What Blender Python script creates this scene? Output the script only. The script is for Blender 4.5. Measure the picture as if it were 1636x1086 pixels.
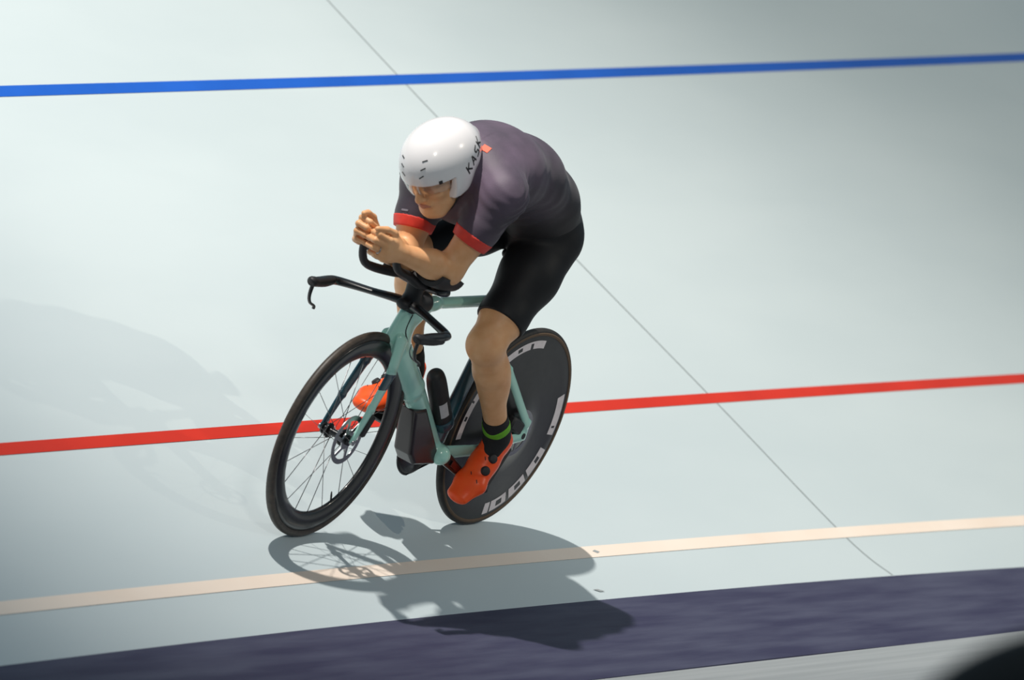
import bpy, math, random
import numpy as np
from mathutils import Vector, Matrix

random.seed(3)
for o in list(bpy.data.objects):
    bpy.data.objects.remove(o)
SC = bpy.context.scene
COL = SC.collection

# ------------------------------------------------------------------ frames
# World: X = riding direction, Y = towards the infield, Z = up, origin = rear tyre contact.
LEAN = math.radians(24.0)        # lean of the bicycle towards the infield
BANK = math.radians(41.0)        # banking of the track
RB = Matrix.Rotation(-LEAN, 3, 'X')   # bicycle frame -> world

# ------------------------------------------------------------------ camera
cam_d = bpy.data.cameras.new('camera')
cam = bpy.data.objects.new('camera', cam_d)
COL.objects.link(cam)
right = Vector((-0.50432, 0.86351, -0.00125))
down = Vector((0.0133, 0.0064, -0.99989))
fwd = Vector((-0.86341, -0.50429, -0.01471))
cm = Matrix((right, -down, -fwd)).transposed().to_4x4()
cm.translation = (18.6388, 11.0525, 0.8980)
cam.matrix_world = cm
cam_d.sensor_fit = 'HORIZONTAL'
cam_d.sensor_width = 36.0
cam_d.lens = 11000 / 1636 * 36.0
cam_d.clip_start = 0.5
cam_d.clip_end = 200
cam_d.dof.use_dof = True
cam_d.dof.focus_distance = 21.4
cam_d.dof.aperture_fstop = 3.6
SC.camera = cam

# ------------------------------------------------------------------ world and lamps
w = bpy.data.worlds.new('hall')
SC.world = w
w.use_nodes = True
w.node_tree.nodes['Background'].inputs[0].default_value = (0.58, 0.83, 1.0, 1)
w.node_tree.nodes['Background'].inputs[1].default_value = 0.215

def lamp(name, kind, loc, target, energy, color, size, **kw):
    d = bpy.data.lights.new(name, kind)
    d.energy = energy
    d.color = color
    if kind == 'SPOT':
        d.shadow_soft_size = size
        d.spot_size = kw.get('cone', 1.0)
        d.spot_blend = kw.get('blend', 1.0)
    elif kind == 'AREA':
        d.shape = 'DISK'
        d.size = size
    o = bpy.data.objects.new(name, d)
    COL.objects.link(o)
    o.location = loc
    o.rotation_euler = (Vector(target) - Vector(loc)).to_track_quat('-Z', 'Y').to_euler()
    return o

lamp('hall_lamp_overhead', 'SPOT', (4.3, 1.4, 11.1), (-1.3, -0.6, 0.4), 6500, (1.0, 0.95, 0.88), 0.11,
     cone=math.radians(46), blend=1.0)
lamp('hall_lamp_infield', 'SPOT', (-7.0, 14.7, 7.4), (-4.6, -2.4, 3.0), 5600, (1.0, 0.90, 0.74), 0.12,
     cone=math.radians(50), blend=1.0)
lamp('fill_light_front', 'SPOT', (14.0, 15.0, 8.5), (0.4, -0.4, 0.6), 2000, (1.0, 0.92, 0.80), 1.2,  # added soft fill that brightens the rider's front
     cone=math.radians(60), blend=1.0)

SC.view_settings.view_transform = 'Standard'
SC.view_settings.look = 'None'
SC.view_settings.gamma = 1.0
SC.view_settings.use_curve_mapping = False
SC.view_settings.exposure = 0.09

# ------------------------------------------------------------------ materials
def mat(name, col, rough=0.5, metal=0.0, col2=None, nscale=30.0, stretch=(1, 1, 1), bump=0.0, bscale=None,
        coat=0.0, sheen=0.0, sss=0.0, spec=0.5, lo=0.35, hi=0.65, detail=5.0):
    m = bpy.data.materials.new(name)
    m.use_nodes = True
    nt = m.node_tree
    b = nt.nodes['Principled BSDF']
    b.inputs['Roughness'].default_value = rough
    b.inputs['Metallic'].default_value = metal
    b.inputs['Coat Weight'].default_value = coat
    b.inputs['Coat Roughness'].default_value = 0.08
    b.inputs['Sheen Weight'].default_value = sheen
    b.inputs['Specular IOR Level'].default_value = spec
    if sss:
        b.inputs['Subsurface Weight'].default_value = sss
        b.inputs['Subsurface Radius'].default_value = (0.012, 0.005, 0.003)
        b.inputs['Subsurface Scale'].default_value = 1.0
    tc = nt.nodes.new('ShaderNodeTexCoord')
    mp = nt.nodes.new('ShaderNodeMapping')
    mp.inputs['Scale'].default_value = stretch
    nt.links.new(tc.outputs['Object'], mp.inputs['Vector'])
    nz = nt.nodes.new('ShaderNodeTexNoise')
    nz.inputs['Scale'].default_value = nscale
    nz.inputs['Detail'].default_value = detail
    nt.links.new(mp.outputs[0], nz.inputs['Vector'])
    cr = nt.nodes.new('ShaderNodeValToRGB')
    cr.color_ramp.elements[0].position = lo
    cr.color_ramp.elements[1].position = hi
    c2 = col2 or tuple(c * 0.9 for c in col)
    cr.color_ramp.elements[0].color = (*c2, 1)
    cr.color_ramp.elements[1].color = (*col, 1)
    nt.links.new(nz.outputs['Fac'], cr.inputs['Fac'])
    nt.links.new(cr.outputs['Color'], b.inputs['Base Color'])
    if bump:
        n2 = nt.nodes.new('ShaderNodeTexNoise')
        n2.inputs['Scale'].default_value = bscale or nscale * 4
        n2.inputs['Detail'].default_value = 3
        nt.links.new(mp.outputs[0], n2.inputs['Vector'])
        bp = nt.nodes.new('ShaderNodeBump')
        bp.inputs['Strength'].default_value = bump
        bp.inputs['Distance'].default_value = 0.004
        nt.links.new(n2.outputs['Fac'], bp.inputs['Height'])
        nt.links.new(bp.outputs['Normal'], b.inputs['Normal'])
    return m

M_TRACK = mat('track_paint', (0.575, 0.650, 0.675), 0.42, col2=(0.535, 0.612, 0.640), nscale=1.6, stretch=(0.35, 1, 1), bump=0.03, bscale=220)
M_BLUE = mat('line_blue', (0.008, 0.105, 0.54), 0.45, col2=(0.006, 0.092, 0.48), nscale=3)
M_RED = mat('line_red', (0.66, 0.028, 0.008), 0.45, col2=(0.58, 0.023, 0.006), nscale=3)
M_CREAM = mat('line_cream', (0.90, 0.78, 0.68), 0.45, col2=(0.86, 0.72, 0.61), nscale=2)
M_SEAM = mat('seam_filler', (0.27, 0.31, 0.32), 0.7)
M_NAVY = mat('apron_navy', (0.058, 0.060, 0.108), 0.62, col2=(0.026, 0.024, 0.066), nscale=6.0, stretch=(0.30, 2.2, 2.2), bump=0.15, bscale=30)
M_FLOOR = mat('floor_grey', (0.34, 0.36, 0.37), 0.6, col2=(0.28, 0.30, 0.31), nscale=7, stretch=(0.15, 2.0, 1), bump=0.05)
M_MINT = mat('mint_paint', (0.42, 0.77, 0.66), 0.28, col2=(0.40, 0.74, 0.635), nscale=12, coat=0.7)
M_TEAL = mat('dark_teal_paint', (0.010, 0.055, 0.080), 0.3, coat=0.6)
M_CARBON = mat('black_carbon', (0.012, 0.012, 0.013), 0.32, col2=(0.008, 0.008, 0.009), nscale=160, coat=0.4)
M_MATTE = mat('matte_black', (0.016, 0.016, 0.018), 0.55, nscale=80, bump=0.05)
M_TYRE = mat('tyre_rubber', (0.026, 0.022, 0.020), 0.6, col2=(0.016, 0.014, 0.013), nscale=60)
M_TYRE_SHEEN = mat('tyre_brown_sheen', (0.058, 0.043, 0.032), 0.5, col2=(0.034, 0.026, 0.021), nscale=60)  # front tyre: its brown sheen is put into the base colour
M_TAN = mat('tyre_sidewall', (0.13, 0.080, 0.045), 0.65, nscale=80)
M_DISC = mat('disc_black', (0.020, 0.020, 0.022), 0.30, col2=(0.014, 0.014, 0.016), nscale=40)
M_DECAL = mat('decal_white', (0.86, 0.78, 0.80), 0.4, nscale=40)
M_STEEL = mat('steel', (0.42, 0.42, 0.43), 0.28, 1.0, nscale=90)
M_SPOKE = mat('spoke_grey', (0.22, 0.22, 0.23), 0.35, 0.7)
M_HUB = mat('hub_black', (0.05, 0.05, 0.052), 0.22, 0.8)
M_BOX = mat('storage_cover', (0.020, 0.012, 0.015), 0.35, col2=(0.014, 0.009, 0.012), nscale=6, coat=0.3)
M_CRANKLOGO = mat('crank_red', (0.10, 0.012, 0.010), 0.3)
M_SKIN = mat('skin', (0.86, 0.47, 0.235), 0.46, col2=(0.78, 0.385, 0.175), nscale=22, bump=0.05, bscale=180, sss=0.12)
M_LIP = mat('lip', (0.56, 0.23, 0.15), 0.45)
M_BROW = mat('brow_hair', (0.06, 0.03, 0.018), 0.8)
M_EYE = mat('eye_white', (0.55, 0.50, 0.46), 0.2)
M_IRIS = mat('iris', (0.02, 0.015, 0.012), 0.15)
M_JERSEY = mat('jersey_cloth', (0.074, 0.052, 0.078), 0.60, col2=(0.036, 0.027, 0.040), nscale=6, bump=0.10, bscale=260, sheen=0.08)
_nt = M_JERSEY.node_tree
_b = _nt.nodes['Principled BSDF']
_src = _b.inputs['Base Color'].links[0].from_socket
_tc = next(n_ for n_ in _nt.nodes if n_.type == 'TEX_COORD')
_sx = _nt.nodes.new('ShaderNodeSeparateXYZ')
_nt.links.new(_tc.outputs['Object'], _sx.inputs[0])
_mr = _nt.nodes.new('ShaderNodeMapRange')          # lighter on the upper back, darker towards the hem
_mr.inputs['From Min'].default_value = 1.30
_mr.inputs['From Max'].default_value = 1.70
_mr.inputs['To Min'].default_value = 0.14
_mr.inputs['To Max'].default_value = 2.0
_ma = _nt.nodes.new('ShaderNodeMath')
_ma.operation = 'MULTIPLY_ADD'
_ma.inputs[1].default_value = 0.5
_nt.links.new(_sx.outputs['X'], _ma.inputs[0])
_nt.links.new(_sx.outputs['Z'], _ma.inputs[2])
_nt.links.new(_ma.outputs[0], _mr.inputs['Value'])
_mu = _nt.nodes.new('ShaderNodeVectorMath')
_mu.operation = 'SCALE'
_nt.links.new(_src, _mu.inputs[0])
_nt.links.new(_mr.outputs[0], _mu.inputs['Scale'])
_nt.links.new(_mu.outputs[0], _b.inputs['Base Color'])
M_SHORTS = mat('shorts_lycra', (0.010, 0.010, 0.012), 0.58, nscale=40, bump=0.06, bscale=300, spec=0.35)
M_CUFF = mat('cuff_red', (0.80, 0.055, 0.035), 0.55, col2=(0.72, 0.045, 0.03), nscale=50)
M_SOCK = mat('sock_black', (0.010, 0.010, 0.011), 0.8, nscale=80)
M_GREEN = mat('sock_green', (0.16, 0.47, 0.02), 0.7, nscale=80)
M_SHOE = mat('shoe_orange', (1.0, 0.115, 0.022), 0.36, col2=(1.0, 0.090, 0.016), nscale=30, coat=0.0, spec=0.3)
M_SHOE2 = mat('shoe_orange_light', (1.0, 0.22, 0.02), 0.4, col2=(0.95, 0.16, 0.015), nscale=30)
M_HELM = mat('helmet_white', (0.90, 0.87, 0.88), 0.22, col2=(0.88, 0.85, 0.86), nscale=6, coat=0.5)
M_VENT = mat('vent_black', (0.02, 0.02, 0.022), 0.6)
M_ORANGE = mat('orange_mark', (0.85, 0.10, 0.03), 0.5)
M_GREYMARK = mat('grey_mark', (0.22, 0.20, 0.24), 0.6)
M_STICK = mat('sticker', (0.62, 0.60, 0.62), 0.5)
M_PAD = mat('barrier_vinyl', (0.006, 0.006, 0.007), 0.5, nscale=20, bump=0.05)

M_VISOR = bpy.data.materials.new('clear_visor')
M_VISOR.use_nodes = True
_nt = M_VISOR.node_tree
for _n in list(_nt.nodes):
    _nt.nodes.remove(_n)
_o = _nt.nodes.new('ShaderNodeOutputMaterial')
_mx = _nt.nodes.new('ShaderNodeMixShader')
_t = _nt.nodes.new('ShaderNodeBsdfTransparent')
_t.inputs[0].default_value = (0.97, 0.96, 0.95, 1)
_g = _nt.nodes.new('ShaderNodeBsdfGlossy')
_g.inputs['Roughness'].default_value = 0.08
_fr = _nt.nodes.new('ShaderNodeLayerWeight')
_fr.inputs['Blend'].default_value = 0.12
_nt.links.new(_fr.outputs['Facing'], _mx.inputs[0])
_nt.links.new(_t.outputs[0], _mx.inputs[1])
_nt.links.new(_g.outputs[0], _mx.inputs[2])
_nt.links.new(_mx.outputs[0], _o.inputs[0])

# ------------------------------------------------------------------ object helpers
def tag(o, label=None, cat=None, group=None, kind=None):
    if label: o['label'] = label
    if cat: o['category'] = cat
    if group: o['group'] = group
    if kind: o['kind'] = kind
    return o

def mesh(name, V, F, mats, parent=None, smooth=True, fm=None, sharp=None):
    me = bpy.data.meshes.new(name)
    me.from_pydata([tuple(map(float, v)) for v in V], [], [tuple(int(i) for i in f) for f in F])
    return finish(name, me, mats, parent, smooth, fm, sharp)

def finish(name, me, mats, parent, smooth, fm=None, sharp=None):
    if not isinstance(mats, (list, tuple)):
        mats = [mats]
    for m in mats:
        me.materials.append(m)
    if fm is not None:
        me.polygons.foreach_set('material_index', np.asarray(fm, dtype=np.int32))
    me.polygons.foreach_set('use_smooth', np.full(len(me.polygons), bool(smooth)))
    me.update()
    if sharp:
        me.set_sharp_from_angle(angle=math.radians(sharp))
    o = bpy.data.objects.new(name, me)
    COL.objects.link(o)
    if parent:
        o.parent = parent
    return o

def empty(name, loc=(0, 0, 0), rot=None):
    o = bpy.data.objects.new(name, None)
    o.empty_display_size = 0.1
    COL.objects.link(o)
    o.location = loc
    if rot is not None:
        o.rotation_euler = rot
    return o

def np3(*a):
    return np.array(a, float)

def nrm(v):
    v = np.asarray(v, float)
    return v / np.linalg.norm(v)

def lathe(profile, seg=96, centre=(0, 0, 0), closed=True):
    """profile [(r, y)] turned about the y axis."""
    n = len(profile)
    a = np.linspace(0, 2 * np.pi, seg, endpoint=False)
    V = [(centre[0] + r * math.cos(t), centre[1] + y, centre[2] + r * math.sin(t)) for t in a for r, y in profile]
    F = []
    for i in range(seg):
        j = (i + 1) % seg
        for k in range(n if closed else n - 1):
            q = (k + 1) % n
            F.append((i * n + k, j * n + k, j * n + q, i * n + q))
    return V, F

def catmull(P, m):
    P = np.asarray(P, float)
    out = []
    n = len(P)
    for i in range(n - 1):
        p0 = P[max(i - 1, 0)]; p1 = P[i]; p2 = P[i + 1]; p3 = P[min(i + 2, n - 1)]
        for t in np.linspace(0, 1, m, endpoint=False):
            out.append(0.5 * ((2 * p1) + (-p0 + p2) * t + (2 * p0 - 5 * p1 + 4 * p2 - p3) * t * t + (-p0 + 3 * p1 - 3 * p2 + p3) * t ** 3))
    out.append(P[-1])
    return np.array(out)

def sweep(path, wid, dep, lat=(0, 1, 0), seg=20, sub=6, power=2.0, taper_tail=0.0):
    """Loft of superellipse sections along a path; wid along lat, dep across it."""
    n = len(path)
    full = np.column_stack([np.asarray(path, float), np.broadcast_to(wid, n), np.broadcast_to(dep, n)])
    full = catmull(full, sub) if sub > 1 else full
    C = full[:, :3]
    T = np.gradient(C, axis=0)
    V = []
    lat = np.asarray(lat, float)
    for i in range(len(C)):
        t = nrm(T[i])
        l = nrm(lat - t * (lat @ t))
        d = np.cross(t, l)
        for k in range(seg):
            a = 2 * np.pi * k / seg
            ca, sa = math.cos(a), math.sin(a)
            e = 2.0 / power
            x = math.copysign(abs(ca) ** e, ca) * full[i, 3]
            y = math.copysign(abs(sa) ** e, sa) * full[i, 4]
            if taper_tail and y < 0:
                x *= 1 - taper_tail * (abs(sa) ** 2)
            V.append(C[i] + l * x + d * y)
    F = []
    m = len(C)
    for i in range(m - 1):
        for k in range(seg):
            q = (k + 1) % seg
            F.append((i * seg + k, i * seg + q, (i + 1) * seg + q, (i + 1) * seg + k))
    V.append(C[0]); V.append(C[-1])
    a, b = len(V) - 2, len(V) - 1
    for k in range(seg):
        q = (k + 1) % seg
        F.append((a, q, k))
        F.append((b, (m - 1) * seg + k, (m - 1) * seg + q))
    return V, F

def box(c, ax, half, bev=0.0):
    """Chamfered box from centre, 3 axes and half sizes."""
    ax = [nrm(a) for a in ax]
    c = np.asarray(c, float)
    h = np.asarray(half, float)
    b = min(bev, h.min() * 0.95)
    V = []
    idx = {}
    for sx in (-1, 1):
        for sy in (-1, 1):
            for sz in (-1, 1):
                s = (sx, sy, sz)
                for k in range(3):
                    q = [s[j] * (h[j] - (0 if j == k else b)) for j in range(3)]
                    idx[(s, k)] = len(V)
                    V.append(c + sum(ax[j] * q[j] for j in range(3)))
    F = []
    for k in range(3):
        i, j = [(1, 2), (2, 0), (0, 1)][k]
        for s in (-1, 1):
            L = []
            for a, d in ((-1, -1), (1, -1), (1, 1), (-1, 1)):
                t = [0, 0, 0]; t[k] = s; t[i] = a; t[j] = d
                L.append(idx[(tuple(t), k)])
            F.append(L if s > 0 else L[::-1])
    for k in range(3):          # edges along axis k
        i, j = [(1, 2), (2, 0), (0, 1)][k]
        for a in (-1, 1):
            for d in (-1, 1):
                t0 = [0, 0, 0]; t0[k] = -1; t0[i] = a; t0[j] = d
                t1 = list(t0); t1[k] = 1
                L = [idx[(tuple(t0), i)], idx[(tuple(t1), i)], idx[(tuple(t1), j)], idx[(tuple(t0), j)]]
                F.append(L if a * d < 0 else L[::-1])
    for sx in (-1, 1):
        for sy in (-1, 1):
            for sz in (-1, 1):
                s = (sx, sy, sz)
                L = [idx[(s, 0)], idx[(s, 1)], idx[(s, 2)]]
                F.append(L if sx * sy * sz > 0 else L[::-1])
    return V, F

def join(*parts):
    V, F = [], []
    for v, f in parts:
        n = len(V)
        V.extend(v)
        F.extend([[i + n for i in q] for q in f])
    return V, F

# ------------------------------------------------------------------ implicit surfaces
def smin(a, b, k):
    h = np.clip(0.5 + 0.5 * (b - a) / k, 0, 1)
    return b + (a - b) * h - k * h * (1 - h)

class Sdf:
    """Smooth union of primitives, meshed with surface nets on active blocks only."""
    def __init__(self):
        self.ops = []

    def add(self, fn, c, r, k=0.012, op='u'):
        self.ops.append((fn, np.asarray(c, float), r, k, op))
        return self

    def cap(self, a, b, ra, rb, k=0.012, op='u'):
        a = np3(*a); b = np3(*b); ab = b - a; L2 = ab @ ab
        def fn(P):
            t = np.clip((P - a) @ ab / L2, 0, 1)
            return np.linalg.norm(P - a - t[..., None] * ab, axis=-1) - (ra + (rb - ra) * t)
        return self.add(fn, (a + b) / 2, math.sqrt(L2) / 2 + max(ra, rb), k, op)

    def chain(self, pts, rad, k=0.012):
        for i in range(len(pts) - 1):
            self.cap(pts[i], pts[i + 1], rad[i], rad[i + 1], k)
        return self

    def ell(self, c, ax, r, k=0.012, op='u'):
        c = np3(*c); A = np.array([nrm(a) for a in ax]); r = np3(*r)
        def fn(P):
            q = (P - c) @ A.T
            k0 = np.linalg.norm(q / r, axis=-1)
            k1 = np.linalg.norm(q / (r * r), axis=-1) + 1e-9
            return np.where(k0 < 1e-6, -r.min(), k0 * (k0 - 1) / k1)
        return self.add(fn, c, r.max(), k, op)

    def ecap(self, a, b, la, lb, r0, r1, k=0.02):
        """Elliptical capsule: la/lb lateral directions, r0/r1 = (lateral, depth) radii."""
        a = np3(*a); b = np3(*b); ab = b - a; L = np.linalg.norm(ab); t_ = ab / L
        def fn(P):
            s = (P - a) @ t_
            t = np.clip(s / L, 0, 1)[..., None]
            l = np.asarray(la, float) * (1 - t) + np.asarray(lb, float) * t
            l = l - t_ * (l @ t_)[..., None]
            l /= np.linalg.norm(l, axis=-1, keepdims=True)
            d = np.cross(np.broadcast_to(t_, l.shape), l)
            q = P - a - t * ab
            t = t[..., 0]
            rl = r0[0] + (r1[0] - r0[0]) * t
            rd = r0[1] + (r1[1] - r0[1]) * t
            x = (q * l).sum(-1); y = (q * d).sum(-1); z = q @ t_
            rz = np.minimum(rl, rd)
            k0 = np.sqrt((x / rl) ** 2 + (y / rd) ** 2 + (z / rz) ** 2)
            k1 = np.sqrt((x / rl ** 2) ** 2 + (y / rd ** 2) ** 2 + (z / rz ** 2) ** 2) + 1e-9
            return np.where(k0 < 1e-4, -rz, k0 * (k0 - 1) / k1)
        return self.add(fn, (a + b) / 2, L / 2 + max(r0 + r1), k)

    def plane(self, p, n):
        """Keep the side the normal points away from."""
        p = np3(*p); n = nrm(n)
        return self.add(lambda P: (P - p) @ n, (0, 0, 0), 1e9, 0, 'i')

    def disp(self, fn):
        return self.add(fn, (0, 0, 0), 1e9, 0, 'd')

    def offset(self, e):
        return self.add(lambda P: np.full(P.shape[:-1], -e), (0, 0, 0), 1e9, 0, 'd')

    def copy(self):
        s = Sdf(); s.ops = list(self.ops); return s

    def evaluate(self, P, cen=None, rad=None):
        d = np.full(P.shape[:-1], 0.12)
        for fn, c, r, k, op in self.ops:
            if cen is not None and r < 1e8:
                m = np.linalg.norm(cen - c, axis=-1) < r + rad + 0.04
                if not m.any():
                    continue
                Q = P[m]
            else:
                m = slice(None); Q = P
            v = fn(Q)
            if op == 'u': d[m] = smin(d[m], v, k)
            elif op == 's': d[m] = -smin(-d[m], v, k)
            elif op == 'i': d[m] = np.maximum(d[m], v)
            elif op == 'd': d[m] = d[m] + v
        return d

    def mesh(self, lo, hi, h, B=8):
        lo = np3(*lo); hi = np3(*hi)
        nb = np.ceil((hi - lo) / (h * B)).astype(int)
        gi = np.stack(np.meshgrid(*[np.arange(n) for n in nb], indexing='ij'), -1)
        cen = lo + (gi + 0.5) * B * h - 0.5 * h
        brad = B * h * 0.87
        cd = self.evaluate(cen.reshape(-1, 1, 3), cen.reshape(-1, 3), brad).reshape(nb)
        act = np.abs(cd) < brad * 1.9 + 0.004
        D = np.repeat(np.repeat(np.repeat(cd.astype(np.float32), B, 0), B, 1), B, 2)
        off = np.stack(np.meshgrid(*[np.arange(B)] * 3, indexing='ij'), -1).reshape(-1, 3)
        bi = gi[act]
        for s in range(0, len(bi), 1500):
            b = bi[s:s + 1500]
            ijk = b[:, None, :] * B + off[None]
            P = lo + ijk * h
            v = self.evaluate(P, cen[b[:, 0], b[:, 1], b[:, 2]], brad)
            D[ijk[..., 0], ijk[..., 1], ijk[..., 2]] = v
        D[0] = D[-1] = 1; D[:, 0] = D[:, -1] = 1; D[:, :, 0] = D[:, :, -1] = 1
        S = D < 0
        n = np.array(S.shape)
        cnt = np.zeros(n - 1, np.int8)
        for dx in (0, 1):
            for dy in (0, 1):
                for dz in (0, 1):
                    cnt += S[dx:n[0] - 1 + dx, dy:n[1] - 1 + dy, dz:n[2] - 1 + dz]
        cells = np.argwhere((cnt > 0) & (cnt < 8))
        vid = np.full(n - 1, -1, np.int32)
        vid[cells[:, 0], cells[:, 1], cells[:, 2]] = np.arange(len(cells))
        acc = np.zeros((len(cells), 3)); num = np.zeros(len(cells))
        cs = [(a, b, c) for a in (0, 1) for b in (0, 1) for c in (0, 1)]
        for p in cs:
            for ax in range(3):
                if p[ax]: continue
                q = list(p); q[ax] = 1
                i0 = cells + p; i1 = cells + q
                d0 = D[i0[:, 0], i0[:, 1], i0[:, 2]]; d1 = D[i1[:, 0], i1[:, 1], i1[:, 2]]
                m = (d0 < 0) != (d1 < 0)
                t = np.where(m, d0 / np.where(m, d0 - d1, 1), 0)
                pt = np.tile(np.array(p, float), (len(cells), 1)); pt[:, ax] += t
                acc += pt * m[:, None]; num += m
        V = lo + (cells + acc / num[:, None]) * h
        F = []
        for ax in range(3):
            u, w_ = (ax + 1) % 3, (ax + 2) % 3
            sl0 = [slice(1, n[k] - 1) for k in range(3)]; sl0[ax] = slice(0, n[ax] - 1)
            sl1 = list(sl0); sl1[ax] = slice(1, n[ax])
            a = S[tuple(sl0)]; b = S[tuple(sl1)]
            e = np.argwhere(a != b)
            base = e + [sl0[k].start for k in range(3)]
            inside = a[e[:, 0], e[:, 1], e[:, 2]]
            def cell(du, dw):
                q = base.copy(); q[:, u] += du; q[:, w_] += dw
                return vid[q[:, 0], q[:, 1], q[:, 2]]
            quad = np.stack([cell(-1, -1), cell(0, -1), cell(0, 0), cell(-1, 0)], 1)
            quad[~inside] = quad[~inside][:, ::-1]
            F.append(quad)
        F = np.concatenate(F)
        F = F[(F >= 0).all(1)]
        return V, F

    def build(self, name, mats, lo, hi, h, parent=None, fm=None):
        V, F = self.mesh(lo, hi, h)
        me = bpy.data.meshes.new(name)
        me.vertices.add(len(V)); me.vertices.foreach_set('co', V.astype(np.float32).ravel())
        me.loops.add(F.size); me.loops.foreach_set('vertex_index', F.astype(np.int32).ravel())
        me.polygons.add(len(F))
        me.polygons.foreach_set('loop_start', np.arange(0, F.size, 4, dtype=np.int32))
        me.update(calc_edges=True)
        me.validate()
        idx = None
        if fm is not None:
            idx = fm(V[F].mean(1))
        return finish(name, me, mats, parent, True, idx)

    def trace(self, o, d):
        """Surface point and normal from o along d."""
        o = np3(*o); d = nrm(d)
        s = 0.0
        for _ in range(80):
            v = self.evaluate((o + s * d)[None])[0]
            if abs(v) < 1e-5: break
            s += v * 0.8
        p = o + s * d
        e = 1e-4
        g = np.array([self.evaluate((p + np.eye(3)[i] * e)[None])[0] - self.evaluate((p - np.eye(3)[i] * e)[None])[0] for i in range(3)])
        return p, nrm(g)

# ================================================================== THE TRACK
cB, sB = math.cos(BANK), math.sin(BANK)
def track_pt(u, v, h=0.0):
    """u along the riding direction, v down the bank, h above the surface."""
    return (u, v * cB + h * sB, -v * sB + h * cB)

U0, U1 = -34.0, 13.0
US = np.linspace(U0, U1, 95)
EDGE = lambda u: 0.3785 + 0.0034 * (np.clip(u, -6, 6) + 0.3) ** 2 
def strip(name, f0, f1, h, mat_, parent, thick=None):
    V, F = [], []
    for u in US:
        V.append(track_pt(u, f0(u), h)); V.append(track_pt(u, f1(u), h))
    for i in range(len(US) - 1):
        F.append((2 * i, 2 * i + 1, 2 * i + 3, 2 * i + 2))
    return mesh(name, V, F, mat_, parent, True)

# banked slab (solid, 12 cm thick)
V, F = [], []
for u in US:
    e = EDGE(u)
    for v, h in ((-7.2, 0), (e, 0), (e, -0.12), (-7.2, -0.12)):
        V.append(track_pt(u, v, h))
n = len(US)
for i in range(n - 1):
    for k in range(4):
        q = (k + 1) % 4
        F.append((i * 4 + k, i * 4 + q, (i + 1) * 4 + q, (i + 1) * 4 + k))
F += [(3, 2, 1, 0), ((n - 1) * 4, (n - 1) * 4 + 1, (n - 1) * 4 + 2, (n - 1) * 4 + 3)]
track = mesh('banked_track', V, F, M_TRACK, None, False)
tag(track, 'pale blue-grey banked velodrome track surface', kind='structure')

def vline(a, b, c):
    return lambda u: a + b * np.clip(u, -12, 8) + c * np.clip(u, -12, 8) ** 2
WH = vline(0.168, 0.0045, 0.0024)
RE = vline(-0.481, 0.0195, 0.0008)
BL = vline(-2.108, 0.0505, -0.0006)
tag(strip('white_line', lambda u: WH(u) - 0.0255, lambda u: WH(u) + 0.0255, 0.0016, M_CREAM, track), 'cream measuring line low on the track')
tag(strip('red_line', lambda u: RE(u) - 0.025, lambda u: RE(u) + 0.025, 0.0016, M_RED, track), 'red sprint line')
tag(strip('blue_line', lambda u: BL(u) - 0.0265, lambda u: BL(u) + 0.0265, 0.0016, M_BLUE, track), 'blue line high on the banking')

def seam(pts, wd):
    P = catmull(np.array(pts, float), 8)
    V, F = [], []
    for u, v in P:
        V.append(track_pt(u - wd, v, 0.0009)); V.append(track_pt(u + wd, v, 0.0009))
    for i in range(len(P) - 1):
        F.append((2 * i, 2 * i + 1, 2 * i + 3, 2 * i + 2))
    tag(mesh('panel_joint', V, F, M_SEAM, track, True), 'thin dark joint between two track panels')
seam([(-2.75, -7.1), (-2.55, -4.0), (-2.39, -2.24), (-2.355, -1.27), (-2.335, -0.52), (-2.30, 0.18), (-2.36, 0.39)], 0.0042)
seam([(4.9, -7.1), (4.9, -2.0), (4.9, 0.42)], 0.0042)

# small scuffs on the surface
for (u0, v0), (u1, v1), wd in (((2.62, -0.215), (2.50, -0.222), 0.003), ((-0.36, 0.332), (-0.42, 0.345), 0.006), ((-0.58, 0.164), (-0.62, 0.170), 0.008)):
    P = [(u0, v0), ((u0 + u1) / 2, (v0 + v1) / 2 - wd), (u1, v1), ((u0 + u1) / 2, (v0 + v1) / 2 + wd)]
    mesh('scuff_mark', [track_pt(a, b, 0.0024) for a, b in P], [(0, 1, 2, 3)], mat('scuff', (0.33, 0.36, 0.37), 0.7), track, False)

# navy apron below the track
DEL = math.radians(18.0)
AW = 0.572
def apron_pt(u, s, h=0.0):
    e = track_pt(u, EDGE(u))
    return (u, e[1] + s * math.cos(DEL) + h * math.sin(DEL), e[2] - s * math.sin(DEL) + h * math.cos(DEL))
FLOOR_Z = apron_pt(-0.6, AW)[2]
V, F = [], []
for u in US:
    e = track_pt(u, EDGE(u))
    a = apron_pt(u, 0); b = apron_pt(u, AW)
    V += [a, b, (u, b[1], b[2] - 0.15), (u, a[1], a[2] - 0.25)]
for i in range(n - 1):
    for k in range(4):
        q = (k + 1) % 4
        F.append((i * 4 + k, i * 4 + q, (i + 1) * 4 + q, (i + 1) * 4 + k))
F += [(3, 2, 1, 0), ((n - 1) * 4, (n - 1) * 4 + 1, (n - 1) * 4 + 2, (n - 1) * 4 + 3)]
tag(mesh('apron', V, F, M_NAVY, None, False), 'dark navy apron strip below the banking', kind='structure')

fy = apron_pt(0, AW)[1] - 0.03
V = [(U0, fy, FLOOR_Z - 0.004), (24, fy, FLOOR_Z - 0.004), (24, 20, FLOOR_Z - 0.004), (U0, 20, FLOOR_Z - 0.004)]
tag(mesh('floor', V, [(0, 1, 2, 3)], M_FLOOR, None, False), 'smooth grey infield floor', kind='structure')

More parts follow.
